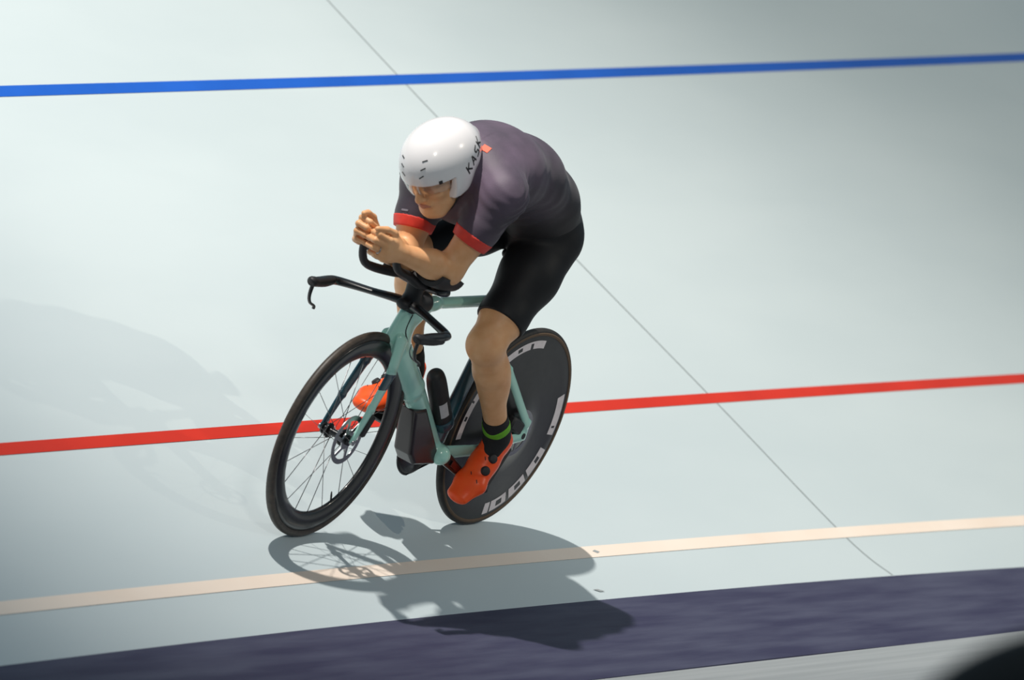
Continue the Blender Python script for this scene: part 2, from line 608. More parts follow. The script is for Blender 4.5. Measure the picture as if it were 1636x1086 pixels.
# ================================================================== THE BICYCLE  (bicycle frame: x forward, y left, z up)
bike = empty('bicycle', (0, 0, 0), (-LEAN, 0, 0))
tag(bike, 'mint green time trial bicycle with black disc rear wheel, ridden on the banking', 'bicycle')
R_W = 0.338
STEER = 0.029

# ---- frame as one continuous carbon shell, cut in tubes by colour
def frame_sdf():
    s = Sdf()
    Y = (0, 1, 0)
    # head tube
    s.ecap((0.822, 0, 0.768), (0.868, 0, 0.645), Y, Y, (0.025, 0.055), (0.025, 0.058), k=0.02)
    # down tube
    s.ecap((0.852, 0, 0.645), (0.650, 0, 0.480), Y, Y, (0.025, 0.046), (0.026, 0.042), k=0.02)
    s.ecap((0.650, 0, 0.480), (0.430, 0, 0.295), Y, Y, (0.026, 0.042), (0.030, 0.036), k=0.015)
    # top tube
    s.ecap((0.800, 0, 0.745), (0.720, 0, 0.768), Y, Y, (0.022, 0.030), (0.019, 0.020), k=0.03)
    s.ecap((0.720, 0, 0.768), (0.320, 0, 0.775), Y, Y, (0.019, 0.018), (0.017, 0.018), k=0.02)
    # bottom bracket
    s.cap((0.405, -0.038, 0.27), (0.405, 0.038, 0.27), 0.033, 0.033, k=0.015)
    # chain stays
    for sg in (-1, 1):
        s.ecap((0.385, 0.028 * sg, 0.272), (0.21, 0.055 * sg, 0.288), Y, Y, (0.011, 0.023), (0.009, 0.019), k=0.015)
        s.ecap((0.21, 0.055 * sg, 0.288), (0.005, 0.068 * sg, 0.334), Y, Y, (0.009, 0.019), (0.007, 0.019), k=0.01)
        s.ecap((0.315, 0.018 * sg, 0.640), (0.20, 0.050 * sg, 0.555), Y, Y, (0.009, 0.018), (0.008, 0.016), k=0.012)
        s.ecap((0.20, 0.050 * sg, 0.555), (-0.008, 0.068 * sg, 0.375), Y, Y, (0.008, 0.016), (0.007, 0.016), k=0.008)
        s.ecap((-0.008, 0.068 * sg, 0.385), (-0.012, 0.068 * sg, 0.325), Y, Y, (0.006, 0.016), (0.006, 0.018), k=0.01)
    return s

frame = frame_sdf().build('frame', [M_MINT], (-0.06, -0.09, 0.22), (0.93, 0.09, 0.84), 0.003, bike)
tag(frame, 'glossy mint green carbon frame')

seat_tube = mesh('seat_tube', *sweep([(0.392, 0, 0.295), (0.365, 0, 0.42), (0.330, 0, 0.60), (0.298, 0, 0.785)], [0.021, 0.019, 0.018, 0.018], [0.040, 0.034, 0.034, 0.034]), M_TEAL, bike)
tag(seat_tube, 'dark teal seat tube')
seat_post = mesh('seat_post', *sweep([(0.300, 0, 0.76), (0.285, 0, 0.85), (0.270, 0, 0.905)], 0.013, 0.026), M_CARBON, bike)
# saddle
sd = Sdf()
sd.ecap((0.14, 0, 0.938), (0.26, 0, 0.935), (0, 1, 0), (0, 1, 0), (0.066, 0.024), (0.040, 0.024), k=0.02)
sd.ecap((0.26, 0, 0.935), (0.385, 0, 0.930), (0, 1, 0), (0, 1, 0), (0.034, 0.022), (0.022, 0.018), k=0.02)
sd.build('saddle', M_MATTE, (0.03, -0.09, 0.88), (0.44, 0.09, 0.99), 0.005, bike)

# dark joint line of the head tube cover
def on_y(x, z, y): return (x, y, z)
fsd = frame_sdf()
def on_frame(pts, sub):
    P = catmull(np.array([(x, 0.0, z) for x, z in pts]), sub) if sub > 1 else np.array([(x, 0.0, z) for x, z in pts], float)
    return [fsd.trace((p[0], 0.08, p[2]), (0, -1, 0))[0] for p in P]
mesh('cover_joint', *sweep(on_frame([(0.860, 0.742), (0.869, 0.691), (0.842, 0.654)], 5), 0.0016, 0.0026, lat=(0, 1, 0), seg=8, sub=1), M_VENT, frame)
# small emblem on the down tube: a slanted dark outline
mesh('emblem', *sweep(on_frame([(0.790, 0.638), (0.802, 0.624), (0.785, 0.603), (0.752, 0.588)], 3), 0.0016, 0.0026, lat=(0, 1, 0), seg=8, sub=1), M_TEAL, frame)
# storage cover under the down tube
st = Sdf()
_c0 = [(0.642, 0.420), (0.575, 0.428), (0.398, 0.262), (0.420, 0.234), (0.535, 0.234), (0.578, 0.268)]   # outline seen from the side
_A = np.array(_c0); _Bn = np.roll(_A, -1, 0)
def cover_fn(P):
    x, z, y = P[..., 0], P[..., 2], np.abs(P[..., 1])
    best = np.full(P.shape[:-1], 1e9); ins = np.zeros(P.shape[:-1], bool)
    for a, b in zip(_A, _Bn):
        e = b - a
        t = np.clip(((x - a[0]) * e[0] + (z - a[1]) * e[1]) / (e @ e), 0, 1)
        best = np.minimum(best, np.hypot(x - a[0] - t * e[0], z - a[1] - t * e[1]))
        c = ((a[1] > z) != (b[1] > z)) & (x < (b[0] - a[0]) * (z - a[1]) / (b[1] - a[1] + 1e-12) + a[0])
        ins ^= c
    d2 = np.where(ins, -best, best) + 0.014
    wy = y - 0.022 - 0.006 * np.clip((0.62 - x) / 0.2, 0, 1)
    return np.hypot(np.maximum(d2, 0), np.maximum(wy, 0)) + np.minimum(np.maximum(d2, wy), 0) - 0.012
st.add(cover_fn, (0.53, 0, 0.33), 0.2, 0.005)
storage = st.build('storage_cover', M_BOX, (0.36, -0.06, 0.19), (0.72, 0.06, 0.48), 0.003, bike)
tag(storage, 'black storage cover low on the down tube')

# ---- fork (steered slightly left), legs with a dark teal band
fork = Sdf()
fork.ecap((0.868, 0, 0.655), (0.882, 0, 0.672), (0, 1, 0), (0, 1, 0), (0.028, 0.030), (0.024, 0.022), k=0.02)
for sg in (-1, 1):
    fork.ecap((0.876, 0.026 * sg, 0.660), (0.905, 0.050 * sg, 0.560), (0, 1, 0), (0, 1, 0), (0.012, 0.033), (0.008, 0.026), k=0.015)
    fork.ecap((0.905, 0.050 * sg, 0.560), (0.955, 0.056 * sg, 0.445), (0, 1, 0), (0, 1, 0), (0.008, 0.026), (0.007, 0.020), k=0.01)
    fork.ecap((0.955, 0.056 * sg, 0.445), (1.000, 0.058 * sg, 0.336), (0, 1, 0), (0, 1, 0), (0.007, 0.020), (0.006, 0.013), k=0.01)
def fork_mat(c):
    t = c[:, 2] - 0.0
    band = (c[:, 1] > 0) & (t < 0.560) & (t > 0.508)
    rightleg = (c[:, 1] < -0.02) & (c[:, 2] < 0.60)
    return np.where(band | rightleg, 1, 0)
fk = fork.build('fork', [M_MINT, M_TEAL], (0.80, -0.09, 0.30), (1.05, 0.09, 0.73), 0.003, bike, fork_mat)
tag(fk, 'mint fork with dark teal band and dark right leg')

# ---- wheels
def wheel_part(name, prof, m, parent, c, steer, seg=120, closed=True, sharp=None):
    V, F = lathe(prof, seg, (0, 0, 0), closed)
    o = mesh(name, V, F, m, parent, True, sharp=sharp)
    return o

def tyre_profile(w=0.0135, ro=R_W):
    return [(ro - w + w * math.cos(a) * 1.0, w * math.sin(a)) for a in np.linspace(-2.5, 2.5, 22)]

front = empty('front_wheel', (1.0, 0, R_W), (0, 0, STEER)); front.parent = bike
rim_prof = [(0.3155, 0.0115), (0.305, 0.0135), (0.285, 0.0130), (0.265, 0.0085), (0.2565, 0.003), (0.2565, -0.003), (0.265, -0.0085), (0.285, -0.0130), (0.305, -0.0135), (0.3155, -0.0115)]
wheel_part('rim', rim_prof, M_CARBON, front, None, 0)
tag(wheel_part('tyre', tyre_profile(), M_TYRE_SHEEN, front, None, 0), 'black tyre with brown sheen painted in')
hub_prof = [(0.004, -0.052), (0.017, -0.052), (0.019, -0.046), (0.013, -0.042), (0.013, -0.034), (0.024, -0.032), (0.024, -0.027), (0.012, -0.022), (0.011, 0.015), (0.026, 0.020), (0.026, 0.025), (0.016, 0.029), (0.016, 0.050), (0.004, 0.050)]
tag(wheel_part('hub', hub_prof, M_HUB, front, None, 0, 40, sharp=35), 'dark polished hub')
# brake rotor with six arms
def rotor(parent, y):
    V, F = lathe([(0.080, y - 0.001), (0.080, y + 0.001), (0.064, y + 0.001), (0.064, y - 0.001)], 72)
    parts = [(V, F)]
    V, F = lathe([(0.030, y - 0.002), (0.030, y + 0.002), (0.015, y + 0.002), (0.015, y - 0.002)], 36)
    parts.append((V, F))
    for k in range(6):
        a = k * math.pi / 3
        d = np3(math.cos(a), 0, math.sin(a)); t = np3(-math.sin(a), 0, math.cos(a))
        parts.append(box(d * 0.047 + np3(0, y, 0) + t * 0.004, (d + 0.35 * t, (0, 1, 0), t - 0.35 * d), (0.021, 0.0012, 0.006), 0.0004))
    # wide scalloped carrier
    o = mesh('brake_rotor', *join(*parts), M_STEEL, parent, True, sharp=30)
    return o
rotor(front, 0.040)
# spokes share one mesh
sp_proto = None
NSP = 20
for k in range(NSP):
    side = 1 if k % 2 else -1
    a = 2 * math.pi * k / NSP
    off = (0.55 if (k // 2) % 2 else -0.55)
    p0 = np3(0.024 * math.cos(a + off * 2.2), side * 0.024 - 0.003, 0.024 * math.sin(a + off * 2.2))
    p1 = np3(0.260 * math.cos(a), 0, 0.260 * math.sin(a))
    d = p1 - p0
    L = np.linalg.norm(d)
    if sp_proto is None:
        V, F = sweep([(0, 0, -0.5), (0, 0, 0.5)], 0.0008, 0.0013, lat=(0, 1, 0), seg=8, sub=1)
        o = mesh('spoke', V, F, M_SPOKE, front, True)
        sp_proto = o
    else:
        o = sp_proto.copy(); COL.objects.link(o); o.parent = front
    q = Vector(d).to_track_quat('Z', 'Y')
    o.location = (p0 + p1) / 2
    o.rotation_mode = 'QUATERNION'
    o.rotation_quaternion = q
    o.scale = (1, 1, L)
# valve
va = math.radians(-118)
d = np3(math.cos(va), 0, math.sin(va))
mesh('valve', *sweep([d * 0.258, d * 0.235, d * 0.222], [0.003, 0.003, 0.0018], [0.003, 0.003, 0.0018], seg=10, sub=1), M_VENT, front)

rear = empty('rear_wheel', (0, 0, R_W)); rear.parent = bike
tag(wheel_part('tyre', tyre_profile(), [M_TYRE], rear, None, 0), 'black tyre with brown sidewalls')
for sg in (-1, 1):
    w_ = wheel_part('sidewall', [(0.3275, sg * 0.0132), (0.3205, sg * 0.0140), (0.3165, sg * 0.0125), (0.3165, sg * 0.010), (0.3275, sg * 0.0118)], M_TAN, rear, None, 0)
disc_prof = [(0.3165, 0.0118), (0.300, 0.0142), (0.275, 0.0150), (0.255, 0.0152), (0.16, 0.0225), (0.075, 0.030), (0.070, 0.033), (0.030, 0.037), (0.0, 0.037)]
disc_prof = disc_prof + [(r, -y) for r, y in disc_prof[::-1]]
tag(wheel_part('disc', disc_prof, M_DISC, rear, None, 0, 128, closed=False), 'smooth black disc')
rotor(rear, 0.050)
wheel_part('hub', [(0.0, -0.062), (0.016, -0.062), (0.018, -0.04), (0.018, 0.045), (0.014, 0.060), (0.0, 0.060)], M_HUB, rear, None, 0, 40, closed=False, sharp=35)

def disc_y(r):
    P = sorted([(a, b) for a, b in disc_prof if b > 0])
    return float(np.interp(r, [a for a, b in P], [b for a, b in P]))

def arc_decal(a0, a1, r0, r1, m, parent, holes=(), lift=0.0007, name='decal'):
    """Flat printed band on the left face of the disc."""
    N = max(6, int(abs(a1 - a0) / 1.5))
    V, F = [], []
    for i in range(N + 1):
        a = math.radians(a0 + (a1 - a0) * i / N)
        for r in np.linspace(r0, r1, 5):
            V.append((r * math.cos(a), disc_y(r) + lift, r * math.sin(a)))
    for i in range(N):
        f = (i + 0.5) / N
        for k in range(4):
            if any(h0 < f < h1 and k in ks for h0, h1, ks in holes):
                continue
            F.append((i * 5 + k, (i + 1) * 5 + k, (i + 1) * 5 + k + 1, i * 5 + k + 1))
    return mesh(name, V, F, m, parent, True)

# ---- cranks, pedals, chain drive
CR = nrm((-0.155, 0, -0.072))
BBc = np3(0.405, 0, 0.27)
def crank(side, d):
    y0, y1 = 0.050 * side, 0.072 * side
    a = BBc + np3(0, y0, 0); b = BBc + d * 0.170 + np3(0, y1, 0)
    pts = [a - d * 0.012, a + (b - a) * 0.25, a + (b - a) * 0.75, b + d * 0.012]
    o = mesh('crank_arm', *sweep(pts, [0.011, 0.011, 0.009, 0.008], [0.022, 0.021, 0.016, 0.013], power=3.0), M_CARBON, bike)
    if side > 0:
        q = a + (b - a) * 0.42 + np3(0, 0.0122, 0)
        t = np.cross(d, (0, 1, 0))
        g = mesh('crank_marking', *box(q, (d, t, (0, 1, 0)), (0.036, 0.010, 0.0012), 0.0005), M_CRANKLOGO, o, False)
        tag(g, 'dark red marking')
    pa = BBc + d * 0.170
    V, F = sweep([pa + np3(0, y1 - 0.004 * side, 0), pa + np3(0, y1 + 0.06 * side, 0)], 0.008, 0.008, lat=(1, 0, 0), seg=12, sub=1)
    V2, F2 = box(pa + np3(0, y1 + 0.042 * side, 0), ((1, 0, -0.9), (0, 1, 0), (0.9, 0, 1)), (0.032, 0.024, 0.008), 0.004)
    pd = mesh('pedal', *join((V, F), (V2, F2)), M_CARBON, bike, True, sharp=40)
    return pa
pL = crank(1, CR)
pR = crank(-1, -CR)
ring_prof = [(0.030, -0.050), (0.096, -0.049), (0.104, -0.047), (0.106, -0.045), (0.104, -0.043), (0.096, -0.041), (0.030, -0.040)]
V, F = lathe(ring_prof, 80, (0.405, 0, 0.27))
mesh('chainring', V, F, M_CARBON, bike, True, sharp=40)
V, F = lathe([(0.018, -0.052), (0.040, -0.050), (0.042, -0.044), (0.040, -0.038), (0.018, -0.036)], 40, (0, 0, R_W))
mesh('sprocket', V, F, M_HUB, bike, True, sharp=40)
def chain_path():
    P = []
    for a in np.linspace(80, 265, 30):
        pass
    for a in np.radians(np.linspace(85, -85, 26)):
        P.append((0.405 + 0.106 * math.cos(a), -0.045, 0.27 + 0.106 * math.sin(a)))
    for a in np.radians(np.linspace(-98, -262, 20)):
        P.append((0.0 + 0.043 * math.cos(a), -0.045, R_W - 0.0 + 0.043 * math.sin(a)))
    P.append(P[0])
    return P
mesh('chain', *sweep(chain_path(), 0.004, 0.004, seg=8, sub=1), M_HUB, bike)
# rear brake caliper
mesh('brake_caliper', *box((0.055, 0.062, 0.372), ((0.9, 0, 0.3), (0, 1, 0), (-0.3, 0, 0.9)), (0.042, 0.014, 0.022), 0.007), M_MATTE, bike, True, sharp=40)
mesh('brake_caliper', *box((0.948, 0.052, 0.392), ((0.38, 0, -0.92), (0, 1, 0), (0.92, 0, 0.38)), (0.038, 0.014, 0.016), 0.006), M_MATTE, bike, True, sharp=40)
for sg in (-1, 1):
    V, F = sweep([(1.0, sg * 0.048, 0.338), (1.0, sg * 0.066, 0.338)], 0.009, 0.009, lat=(1, 0, 0), seg=14, sub=1)
    mesh('axle_end', V, F, M_STEEL, bike, True, sharp=40)
    V, F = sweep([(0.0, sg * 0.056, 0.338), (0.0, sg * 0.077, 0.338)], 0.010, 0.010, lat=(1, 0, 0), seg=14, sub=1)
    mesh('axle_end', V, F, M_MATTE, bike, True, sharp=40)

# ---- cockpit
stem = Sdf()
stem.ecap((0.900, 0, 0.768), (0.790, 0, 0.776), (0, 1, 0), (0, 1, 0), (0.024, 0.017), (0.029, 0.029), k=0.02)
stem.ecap((0.860, 0, 0.760), (0.790, 0, 0.768), (0, 1, 0), (0, 1, 0), (0.028, 0.022), (0.029, 0.026), k=0.02)
stem.ecap((0.860, 0, 0.775), (0.868, 0, 0.850), (0, 1, 0), (0, 1, 0), (0.026, 0.026), (0.030, 0.026), k=0.02)
stem.build('stem', M_MATTE, (0.72, -0.07, 0.71), (0.97, 0.07, 0.91), 0.003, bike)
bar = [(1.105, -0.203, 0.750), (1.05, -0.207, 0.752), (0.985, -0.213, 0.752), (0.945, -0.195, 0.752), (0.905, -0.11, 0.760), (0.880, -0.03, 0.770),
       (0.880, 0.03, 0.770), (0.905, 0.11, 0.764), (0.945, 0.195, 0.757), (0.985, 0.213, 0.756), (1.05, 0.207, 0.750), (1.105, 0.203, 0.744)]
bw = [0.014, 0.015, 0.014, 0.013, 0.011, 0.014, 0.014, 0.011, 0.013, 0.014, 0.015, 0.014]
bd = [0.014, 0.014, 0.015, 0.018, 0.022, 0.022, 0.022, 0.022, 0.018, 0.015, 0.014, 0.014]
base = mesh('base_bar', *sweep(bar, bd, bw, lat=(0.9, 0.0, 0.0001), seg=18, sub=6), M_CARBON, bike)
for sg in (-1, 1):
    z = 0.750 if sg < 0 else 0.744
    V, F = sweep([(0.985, 0.212 * sg, z + 0.002), (1.03, 0.208 * sg, z), (1.08, 0.205 * sg, z), (1.112, 0.203 * sg, z + 0.003), (1.120, 0.203 * sg, z + 0.001)], [0.015, 0.0175, 0.0165, 0.0165, 0.007], [0.015, 0.0170, 0.0155, 0.0150, 0.008], seg=18, sub=5)
    gr = mesh('bar_grip', V, F, M_MATTE, base)
    V, F = sweep([(1.100, 0.203 * sg, z - 0.006), (1.097, 0.203 * sg, z - 0.042), (1.080, 0.203 * sg, z - 0.066), (1.050, 0.203 * sg, z - 0.078), (1.046, 0.203 * sg, z - 0.088)],
                 [0.007, 0.006, 0.006, 0.006, 0.005], [0.006, 0.005, 0.0045, 0.0045, 0.004], seg=12, sub=5)
    mesh('brake_lever', V, F, M_CARBON, base)
# aero extensions with pads
for sg in (-1, 1):
    pts = [(0.875, 0.050 * sg, 0.848), (0.95, 0.049 * sg, 0.853), (1.060, 0.047 * sg, 0.868), (1.130, 0.046 * sg, 0.886), (1.165, 0.046 * sg, 0.920), (1.182, 0.045 * sg, 0.965)]
    if sg > 0:
        pts = [(x - (0.045 if x > 1.0 else 0.0), y, z + (0.014 if x > 1.0 else 0.004)) for x, y, z in pts]
    ex = mesh('aero_extension', *sweep(pts, [0.016, 0.015, 0.014, 0.0125, 0.0125, 0.012], [0.016, 0.015, 0.014, 0.0125, 0.0125, 0.012], seg=16, sub=6), M_MATTE, bike)
    y0 = 0.095 * sg
    # cupped arm rest
    V, F = [], []
    NA, NB_ = 9, 12
    for layer in (0, 1):
        for i in range(NA):
            for j in range(NB_ + 1):
                t = i / (NA - 1)
                x = 0.865 + 0.125 * t
                a = math.radians(-78 + 156 * j / NB_)
                r = 0.046 + 0.015 * layer
                rr = r * (1.0 - 0.10 * abs(t - 0.5))
                V.append((x, y0 + rr * math.sin(a), 0.862 + 0.018 * t + 0.052 - rr * math.cos(a)))
    m1 = NA * (NB_ + 1)
    for layer in (0, 1):
        for i in range(NA - 1):
            for j in range(NB_):
                q = [layer * m1 + i * (NB_ + 1) + j, layer * m1 + (i + 1) * (NB_ + 1) + j, layer * m1 + (i + 1) * (NB_ + 1) + j + 1, layer * m1 + i * (NB_ + 1) + j + 1]
                F.append(q if layer == 0 else q[::-1])
    for i in range(NA - 1):
        for j in (0, NB_):
            q = [i * (NB_ + 1) + j, (i + 1) * (NB_ + 1) + j, m1 + (i + 1) * (NB_ + 1) + j, m1 + i * (NB_ + 1) + j]
            F.append(q)
    for j in range(NB_):
        for i in (0, NA - 1):
            q = [i * (NB_ + 1) + j, i * (NB_ + 1) + j + 1, m1 + i * (NB_ + 1) + j + 1, m1 + i * (NB_ + 1) + j]
            F.append(q)
    mesh('arm_pad', V, F, M_MATTE, bike, True, sharp=50)
mesh('pad_bridge', *sweep([(0.885, -0.11, 0.852), (0.875, -0.04, 0.842), (0.875, 0.04, 0.842), (0.885, 0.11, 0.852)], 0.030, 0.012, lat=(1, 0, 0), seg=14, sub=4, power=3), M_CARBON, bike)
for sg in (-1, 1):
    mesh('bolt', *sweep([(0.94, 0.066 * sg, 0.866), (0.94, 0.066 * sg, 0.872)], 0.005, 0.005, lat=(1, 0, 0), seg=12, sub=1), M_STEEL, bike, True, sharp=40)

# ---- bottle in the frame
bt = empty('water_bottle', (0, 0, 0), (-LEAN, 0, 0))
tag(bt, 'black bottle with a pale sticker held above the down tube', 'bottle')
d = nrm((0.195, 0, 0.205))
b0 = np3(0.395, 0, 0.365)
pts = [b0, b0 + d * 0.01, b0 + d * 0.10, b0 + d * 0.175, b0 + d * 0.215, b0 + d * 0.232, b0 + d * 0.238]
mesh('bottle_body', *sweep(pts, [0.022, 0.030, 0.030, 0.030, 0.027, 0.018, 0.004], [0.022, 0.034, 0.034, 0.034, 0.030, 0.020, 0.004], seg=28, sub=6), M_MATTE, bt)
V, F = [], []
up_ = np.cross(d, (0, 1, 0))
for i in range(7):
    for j in range(7):
        s = 0.050 + 0.062 * i / 6
        a = math.radians(92 - 50 * j / 6)
        V.append(b0 + d * s + np3(0, 1, 0) * 0.0306 * math.sin(a) - up_ * 0.0346 * math.cos(a))
for i in range(6):
    for j in range(6):
        F.append((i * 7 + j, i * 7 + j + 1, (i + 1) * 7 + j + 1, (i + 1) * 7 + j))
stk = mesh('sticker', V, F, M_STICK, bt)
tag(stk, 'pale printed sticker')
mesh('bottle_cage', *sweep([b0 - d * 0.02 - up_ * 0.0, b0 - d * 0.012, b0 + d * 0.02], [0.026, 0.034, 0.034], [0.03, 0.038, 0.038], seg=24, sub=4), M_TEAL, bike)

# disc lettering, white printed arcs
arc_decal(52, 96, 0.276, 0.302, M_DECAL, rear, holes=[(0.30, 0.42, (1, 2)), (0.62, 0.68, (0, 1, 2))])
arc_decal(-6, 32, 0.276, 0.302, M_DECAL, rear, holes=[(0.3, 0.40, (1, 2)), (0.62, 0.7, (2, 3))])
arc_decal(158, 186, 0.262, 0.300, M_DECAL, rear, holes=[(0.42, 0.47, (0, 1, 2)), (0.75, 0.85, (1, 2))])
arc_decal(196, 262, 0.264, 0.304, M_DECAL, rear, holes=[(0.10, 0.16, (1, 2)), (0.30, 0.34, (0, 1, 2, 3)), (0.42, 0.50, (1, 2)), (0.60, 0.63, (0, 1, 2, 3)), (0.70, 0.80, (1, 2)), (0.88, 0.91, (0, 1, 2, 3))])

# ================================================================== THE RIDER (same leaned frame)
person = empty('person', (0, 0, 0), (-LEAN, 0, 0))
tag(person, 'cyclist crouched over aero bars in dark jersey, black shorts and white helmet', 'person')

# joints
HIP = {1: np3(0.305, 0.082, 1.010), -1: np3(0.300, -0.080, 1.022)}
KNEE = {1: np3(0.560, 0.132, 0.690), -1: np3(0.725, -0.135, 0.890)}
ANK = {1: np3(0.262, 0.122, 0.378), -1: np3(0.470, -0.132, 0.490)}
SH = {1: np3(0.865, 0.168, 1.200), -1: np3(0.805, -0.132, 1.115)}
ELB = {1: np3(0.925, 0.118, 0.932), -1: np3(0.865, -0.070, 0.888)}
WR = {1: np3(1.135, 0.054, 0.962), -1: np3(1.130, -0.058, 0.968)}
TOE = {1: nrm((0.70, 0.04, -0.71)), -1: nrm((0.985, -0.02, -0.17))}
# spine sections: centre, lateral axis, (half width, half depth)
def rl(deg, yaw=0):
    a = math.radians(deg); b = math.radians(yaw)
    return np3(math.sin(b), math.cos(a) * math.cos(b), math.sin(a))
SP = [((0.272, 0.000, 1.025), rl(0), (0.140, 0.110)),
      ((0.370, 0.000, 1.115), rl(2), (0.138, 0.114)),
      ((0.520, 0.000, 1.188), rl(5, 2), (0.146, 0.118)),
      ((0.690, 0.000, 1.218), rl(9, 6), (0.160, 0.122)),
      ((0.805, -0.004, 1.205), rl(11, 9), (0.163, 0.100))]

def torso(s, e=0.0, k=0.06):
    for (a, la, ra), (b, lb, rb) in zip(SP[:-1], SP[1:]):
        s.ecap(a, b, la, lb, (ra[0] + e, ra[1] + e), (rb[0] + e, rb[1] + e), k=k)
    # shoulder girdle and chest
    for sg in (-1, 1):
        s.cap((0.80, 0.05 * sg, 1.225 + 0.01 * sg), SH[sg], 0.074 + e, 0.062 + e, k=0.08)
    s.ell((0.800, -0.005, 1.135), np.eye(3), (0.115 + e, 0.140 + e, 0.095 + e), k=0.05)
    return s

def upper_arm(s, sg, e=0.0, k=0.03):
    a, b = SH[sg], ELB[sg]
    s.cap(a, a + (b - a) * 0.45, 0.062 + e, 0.053 + e, k=0.04)
    s.cap(a + (b - a) * 0.45, b, 0.053 + e, 0.040 + e, k=k)
    return s

def thigh(s, sg, e=0.0, k=0.05):
    if sg < 0: e = e - 0.008
    a, b = HIP[sg], KNEE[sg]
    s.cap(a, a + (b - a) * 0.35, 0.090 + e, 0.088 + e, k=k)
    s.cap(a + (b - a) * 0.35, a + (b - a) * 0.75, 0.088 + e, 0.070 + e, k=0.03)
    s.cap(a + (b - a) * 0.75, b, 0.071 + e, 0.057 + e, k=0.03)
    # buttock
    s.ell(a + np3(-0.030, -0.016 * sg, 0.015), np.eye(3), (0.085 + e, 0.068 + e, 0.090 + e), k=0.035)
    return s

def shank(s, sg, e=0.0):
    a, b = KNEE[sg], ANK[sg]
    d = nrm(b - a)
    bk = nrm(np.cross(d, (0, 1, 0)))       # towards the calf or the shin
    if bk[0] > 0: bk = -bk
    s.cap(a, a + (b - a) * 0.30, 0.055 + e, 0.049 + e, k=0.03)
    s.cap(a + (b - a) * 0.30, a + (b - a) * 0.92, 0.047 + e, 0.035 + e, k=0.02)
    m = a + (b - a) * 0.36 + bk * 0.020
    s.ell(m, (d, np.cross(d, bk), bk), (0.125 + e, 0.052 + e, 0.047 + e), k=0.03)
    s.cap(a + (b - a) * 0.92, b + d * 0.02, 0.034 + e, 0.036 + e, k=0.02)
    # knee cap
    s.ell(a - bk * 0.020 + d * 0.0, (d, np.cross(d, bk), bk), (0.048 + e, 0.044 + e, 0.042 + e), k=0.02)
    s.ell(a - bk * 0.034 + d * 0.070, (d, np.cross(d, bk), bk), (0.026 + e, 0.018 + e, 0.014 + e), k=0.02)
    return s

# head axes: pitched down, rolled upright
PITCH, ROLL, YAW = math.radians(36), math.radians(14), math.radians(4)
Rh = Matrix.Rotation(-YAW, 3, 'Z') @ Matrix.Rotation(ROLL, 3, 'X') @ Matrix.Rotation(PITCH, 3, 'Y')
HF = np.array(Rh @ Vector((1, 0, 0))); HL = np.array(Rh @ Vector((0, 1, 0))); HU = np.array(Rh @ Vector((0, 0, 1)))
HC = np3(1.008, 0.002, 1.212)            # middle of the skull
def hp(f, l, u):
    return HC + HF * f + HL * l + HU * u
HA = (HF, HL, HU)

body = Sdf()
torso(body, -0.006)
for sg in (-1, 1):
    upper_arm(body, sg)
    thigh(body, sg, -0.004)
    shank(body, sg)
    # forearm
    a, b = ELB[sg], WR[sg]
    body.cap(a, a + (b - a) * 0.35, 0.041, 0.042, k=0.03)
    body.cap(a + (b - a) * 0.35, b, 0.042, 0.027, k=0.02)
    # foot inside the shoe
    t = TOE[sg]
    nf = np.cross(t, (0, 1, 0)); nf = nf if nf[2] > 0 else -nf
    body.cap(ANK[sg], ANK[sg] + t * 0.07 - nf * 0.060, 0.032, 0.022, k=0.02)
# neck
body.cap((0.845, -0.004, 1.215), hp(-0.045, 0, -0.055), 0.066, 0.058, k=0.04)
# head
body.ell(hp(-0.015, 0, 0.020), HA, (0.098, 0.076, 0.098), k=0.02)
body.ell(hp(0.030, 0, -0.055), HA, (0.062, 0.058, 0.072), k=0.03)      # lower face
body.ell(hp(0.068, 0, -0.108), HA, (0.026, 0.028, 0.022), k=0.025)     # chin
for sg in (-1, 1):
    body.cap(hp(-0.005, 0.056 * sg, -0.060), hp(0.058, 0.028 * sg, -0.108), 0.017, 0.016, k=0.025)   # jaw line
    body.ell(hp(0.060, 0.040 * sg, -0.030), HA, (0.026, 0.022, 0.020), k=0.02)                      # cheekbone
    body.cap(hp(0.083, 0.010 * sg, 0.020), hp(0.068, 0.044 * sg, 0.018), 0.010, 0.010, k=0.014)      # brow ridge
    body.ell(hp(0.096, 0.031 * sg, -0.001), HA, (0.020, 0.017, 0.011), k=0.010, op='s')             # eye socket
body.cap(hp(0.089, 0, 0.004), hp(0.110, 0, -0.040), 0.009, 0.0125, k=0.010)                          # nose
for sg in (-1, 1):
    body.ell(hp(0.100, 0.012 * sg, -0.043), HA, (0.010, 0.008, 0.008), k=0.006)                     # nostril wings
body.ell(hp(0.086, 0, -0.066), HA, (0.014, 0.026, 0.016), k=0.012)                                  # mouth mound
body.cap(hp(0.108, 0.020, -0.0705), hp(0.108, -0.020, -0.0705), 0.0045, 0.0045, k=0.004, op='s')    # mouth line
